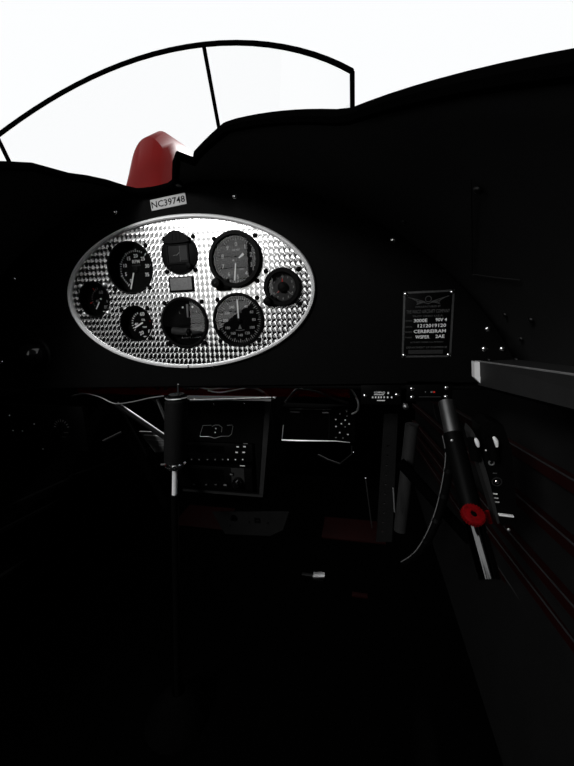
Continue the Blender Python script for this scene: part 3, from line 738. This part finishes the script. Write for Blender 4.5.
def rod(name, label, cat, q0, q1, r, m, group=None):
    o = MB().tube([P(*q0), P(*q1)], r, 16).build(name, m); return tag(o, label, cat, group)
rod('frame_tube', 'bright diagonal steel tube running down to the stick grip', 'tube', (116, 404, .10), (175, 444, .16), .0060, 'steel')
rod('frame_tube', 'dark wide diagonal frame tube beneath the sagging cable', 'tube', (112, 402, .12), (168, 505, .12), .012, 'darkskin')
rod('frame_tube', 'short thin tube rising to the panel beside the stick grip', 'tube', (157, 399, .06), (166, 421, .06), .003, 'steel')
rod('frame_tube', 'thin diagonal strut beneath the panel next to the sagging cable', 'tube', (152, 398, .06), (158, 404, .07), .0018, 'steel')
gs = [P(u, v, .18) for u, v in [(139, 431.5), (166, 432.5), (163, 452), (155, 452.5)]]
t = thing('gusset', 'light grey ribbed gusset plate glimpsed beside the stick grip', 'gusset', P(155, 452, .18))
MB().prism([[(p.x, p.z) for p in gs][::-1]], .18, .184).build('plate', 'midgrey', t, False)
for k in range(3):
    v = 435 + k * 5; MB().tube([P(144 + 3.4 * k, v, .179), P(164.5 - .6 * k, v + 1.2, .179)], .0016, 6).build('rib', 'endcap' if k == 0 else 'midgrey', t)
# levers low on the left side wall
for k, (q0, q1, m_) in enumerate([((103, 442, .25), (124, 431.5, .3), 'grey'), ((60, 480, .2), (122, 458, .3), 'darksteel'), ((105, 470, .25), (150, 448, .3), 'darksteel')]):
    rod('push_rod', ['short grey push rod beside the dark diagonal frame tube', 'long dark control rod low along the left side wall', 'dark control rod passing under the diagonal frame tube'][k], 'rod', q0, q1, (.005, .004, .003)[k], m_)
# side panel with a faint dial
t = thing('switch_box', 'dark switch box with a faint dial and tiny screws low beside the cockpit wall', 'switch box', P(45, 460, .03))
a = P(0, 405, .03); d = P(88, 452, .03)
a.x = max(a.x, XL + .004)
MB().box(((a.x + d.x) / 2, .036, (a.z + d.z) / 2), (d.x - a.x, .008, a.z - d.z), .002).build('plate', 'plastic', t)
dc = P(62, 428, .03); b = MB()
for k in range(9): tick(b, dc.x, dc.z, .0295, -80 + 20 * k, .013, .018, .0012)
b.build('dial_ticks', 'dim', t)  # low light here is put into the darker print colour
b = MB(); b.box(P(66, 432.5, .0295), (.010, .0004, .001)).box(P(64, 437, .0295), (.009, .0004, .001)).box(P(17, 440, .0295), (.010, .0004, .001)).box(P(15, 444, .0295), (.009, .0004, .001)); b.build('legend', 'faint', t)
for u, v in [(9.5, 415.5), (34, 424), (13, 430.5), (22.5, 431), (43, 449)]: screw('screw', t, P(u, v, .0302), .0016, 'trim')
# ================================================================ right side
# ledge
lt0, lt1 = P(478, 361.5, -.012), P(574, 375, -.205)
lb0, lb1 = P(478, 386, -.012), P(574, 411, -.205)
d = (lt1 - lt0); lt2 = lt0 + d * 2.0; db = lb1 - lb0; lb2 = lb0 + db * 2.0
t = thing('side_ledge', 'grey side ledge with a chamfered end coloured as lit running aft from the panel', 'ledge', lb0)
wv = Vector((.08, .0, .004))
MB().add([lt0, lt2, lb2, lb0, lt0 + wv, lt2 + wv, lb2 + wv, lb0 + wv], [(0, 1, 2, 3), (0, 4, 5, 1), (3, 2, 6, 7), (4, 7, 6, 5), (0, 3, 7, 4), (1, 5, 6, 2)]).build('channel', 'grey', t, False)
MB().tube([lt0 + Vector((0, -.0, .0005)), lt2], .0011, 6).build('top_lip', 'midgrey', t)
MB().tube([lb0, lb2], .0016, 6).build('bottom_lip', 'darkskin', t)
e = [P(u, v, -.015) for u, v in [(473, 361.5), (478.5, 361.5), (478.8, 375.5), (486, 385.5), (479, 382.5), (473.5, 377)]]
MB().prism([[(p.x, p.z) for p in e][::-1]], -.020, -.008).build('end_cap', 'endcap', t, False)  # lit end of the grey ledge, its brightness put into a white colour
b = MB()
for u, v in [(489.5, 359.5), (517, 359)]: screw('lip_screw', t, P(u, v, -.02), .0030, 'darksteel', Vector((0, -.5, .8)).normalized())
# long torque tube with red wheel
qa, qb, qc, qd_ = (446, 402, -.02), (453, 435, -.05), (474, 522, -.12), (490, 580, -.16)
t = thing('torque_tube', 'steel torque tube with a long black sleeve leaning down the right side', 'tube', P(*qd_))
MB().tube([P(*qa), P(*qb)], .0100, 20).build('upper_tube', 'steel', t)
MB().tube([P(452.5, 434, -.05), P(474, 522, -.12)], .0115, 20).build('sleeve', 'plastic', t)
MB().tube([P(*qc), P(*qd_)], .0105, 20).build('lower_tube', 'polished', t)
screw('sleeve_screw', t, P(452, 440.5, -.066), .002, 'trim')
wc = P(473, 515, -.145); vd = (CAM - wc).normalized(); nrm = (vd + (AX * .62 + AU * .88).normalized() * .7).normalized()
q = Vector((0, -1, 0)).rotation_difference(nrm).to_matrix()
t = thing('trim_wheel', 'round red knurled wheel with black centre on the torque tube', 'wheel', wc - Vector((0, 0, .012)))
MB().lathe([(.0032, .0035), (.0104, .0035), (.0112, .002), (.0112, -.002), (.0104, -.0032), (.0085, -.0036), (.0034, -.0036), (.0032, -.003), (.0032, .0035)], wc, 40, 'Y', q).build('rim', 'redwheel', t)
MB().lathe([(.0033, .003), (.0033, -.002), (.0025, -.0028), (.0001, -.003)], wc, 24, 'Y', q).build('hub', 'plastic', t)
for k in range(24):
    a = 2 * math.pi * k / 24; p = wc + q @ Vector((.0110 * math.cos(a), 0, .0110 * math.sin(a)))
    MB().tube([p + q @ Vector((0, -.0025, 0)), p + q @ Vector((0, .0025, 0))], .0009, 5).build('knurl', 'redwheel', t)
# throttle quadrant
YQ = -.12
t = thing('throttle_quadrant', 'black throttle quadrant with two levers and their painted glints on the right side', 'throttle quadrant', P(500, 530, YQ))
fc = [(480, 426), (490, 421), (503, 425), (512, 450), (516, 500), (517, 522), (502, 526), (496, 510), (486, 470)]
lo = [P(u, v, YQ) for u, v in fc]
MB().prism([[(p.x, p.z) for p in lo][::-1]], YQ, YQ + .03).build('box', 'plastic', t, False)
sd_ = [P(u, v, YQ - .001) for u, v in [(471, 428), (476, 437), (480, 452), (487, 474), (493, 496), (499, 522), (497, 523), (489, 497), (482, 474), (475, 452), (470, 434)]]
MB().prism([[(p.x, p.z) for p in sd_][::-1]], YQ - .003, YQ + .02).build('side_rail', 'grey', t, False)
def lever(L, m='chrome'):  # builds the tapered bright streak on a lever
    p = smooth_path([P(u, v, YQ - .012) for u, v in L], 5)
    return MB().tube(p, [.0012 + .0009 * math.sin(math.pi * i / (len(p) - 1)) for i in range(len(p))], 10)
for L in ([(475.5, 438.5), (477, 442), (478.5, 447)], [(493.5, 437), (496, 441), (497, 447)]):
    lv = MB().tube([P(L[0][0] - 3, L[0][1], YQ - .006), P(L[2][0] - 3, L[2][1] + 12, YQ - .004)], .0055, 14).build('lever', 'plastic', t)
    lever(L).build('lever_glint', 'endcap', lv)  # light catching the lever, put in as a white streak
MB().box(P(488, 450.3, YQ - .001), (.0055, .0010, .0014)).build('slot_mark', 'white', t)
MB().box(P(490, 455, YQ - .001), (.0040, .0010, .0014)).build('slot_mark', 'white', t)
ring = P(491.3, 462.5, YQ - .001); MB().lathe([(.0032, 0), (.0030, -.0012), (.0019, -.0012), (.0018, 0)], ring, 20).build('grommet', 'trim', t)
ring = P(496.8, 481.6, YQ - .001); MB().lathe([(.0052, 0), (.0050, -.0010), (.0042, -.0010), (.0041, 0)], ring, 24).build('nut_ring', 'steel', t)
screw('nut', t, ring, .0024, 'chrome')
MB().box(P(494.8, 473.3, YQ - .001), (.004, .0008, .0008)).build('slot_mark', 'faint', t)
for u, v, w_, m_ in [(493.7, 493.6, .0072, 'white'), (495.7, 498, .0050, 'mid'), (496.7, 502, .0050, 'mid')]: MB().box(P(u, v, YQ - .001), (w_, .0008, .0012), 0, tilt(3)).build('legend', m_, t)
MB().box(P(506, 515.2, YQ - .004), (.0145, .004, .0016), .0003, tilt(3)).build('stop_bar', 'endcap', t)
screw('screw', t, P(508.7, 529.7, YQ + .01), .0018, 'trim')
MB().tube([P(487, 511, YQ - .004), P(490.5, 523, YQ - .004)], .0022, 8).build('red_stop', 'redwheel', t)
# tubes and hose between the console and the side
rod('frame_tube', 'dull grey upright frame tube behind the ribbed hose', 'tube', (412, 424, .10), (400, 530, .10), .0115, 'grey')
rod('frame_tube', 'black crossing brace tube behind the ribbed hose', 'tube', (400, 462, .07), (470, 540, .03), .009, 'darkskin')
hp = smooth_path([P(*q) for q in [(447, 436, .0), (450, 455, .0), (447, 480, .0), (440, 510, .0), (430, 535, .0), (418, 553, .01), (405, 562, .03)]], 8)
t = thing('ribbed_hose', 'black ribbed hose curving down beside the torque tube', 'hose', hp[-1])
MB().tube(hp, .0065, 14).build('hose', 'plastic', t)
MB().tube([p + Vector((-.0065, -.002, .001)) for p in hp], .0007, 5).build('pull_wire', 'midgrey', t)
for i in range(6, len(hp) - 4, 7):
    dv = (hp[i + 1] - hp[i]).normalized(); MB().tube([hp[i] - dv * .003, hp[i] + dv * .003], .0074, 14).build('clamp_band', 'darksteel', t)
sp_ = [P(u, v, .14) for u, v in [(384, 414), (398, 414), (392, 542), (376, 542)]]
t = thing('perforated_strap', 'dark upright strap pierced by a row of small holes', 'strap', P(384, 542, .14))
loops = [[(p.x, p.z) for p in sp_][::-1]]
hol = []
for k in range(10):
    p = P(388 - .6 * k, 446 + 9.5 * k, .14); hol.append(circ(p.x, p.z, .0018, 10))
MB().prism(loops + hol, .14, .1415).build('strip', 'linen', t, False)
rod('thin_rod', 'thin bright rod standing beside the perforated strap', 'rod', (365.5, 478, .12), (372, 528, .12), .0012, 'steel')
rod('thin_rod', 'short bright rod between strap and upright grey tube', 'rod', (393.2, 488, .06), (394.6, 512, .06), .0012, 'trim')
# bright clip on the floor
p = PZ(319, 575, ZF + .01)
t = thing('floor_clip', 'small bright metal clip lying low on the cockpit floor', 'clip', (p.x, p.y, ZF))
MB().box(p, (.035, .02, .006), .002, tilt(-8)).build('clip', 'trim', t); MB().box(p - Vector((.03, 0, .004)), (.04, .012, .004), .001).build('arm', 'darksteel', t)
MB().box((p.x, p.y, ZF + .003), (.03, .03, .006), .001).build('foot', 'plastic', t)
for o in bpy.data.objects:
    if o.parent is None and o.type in ('MESH', 'EMPTY') and 'kind' not in o and 'label' not in o: print('UNTAGGED', o.name)
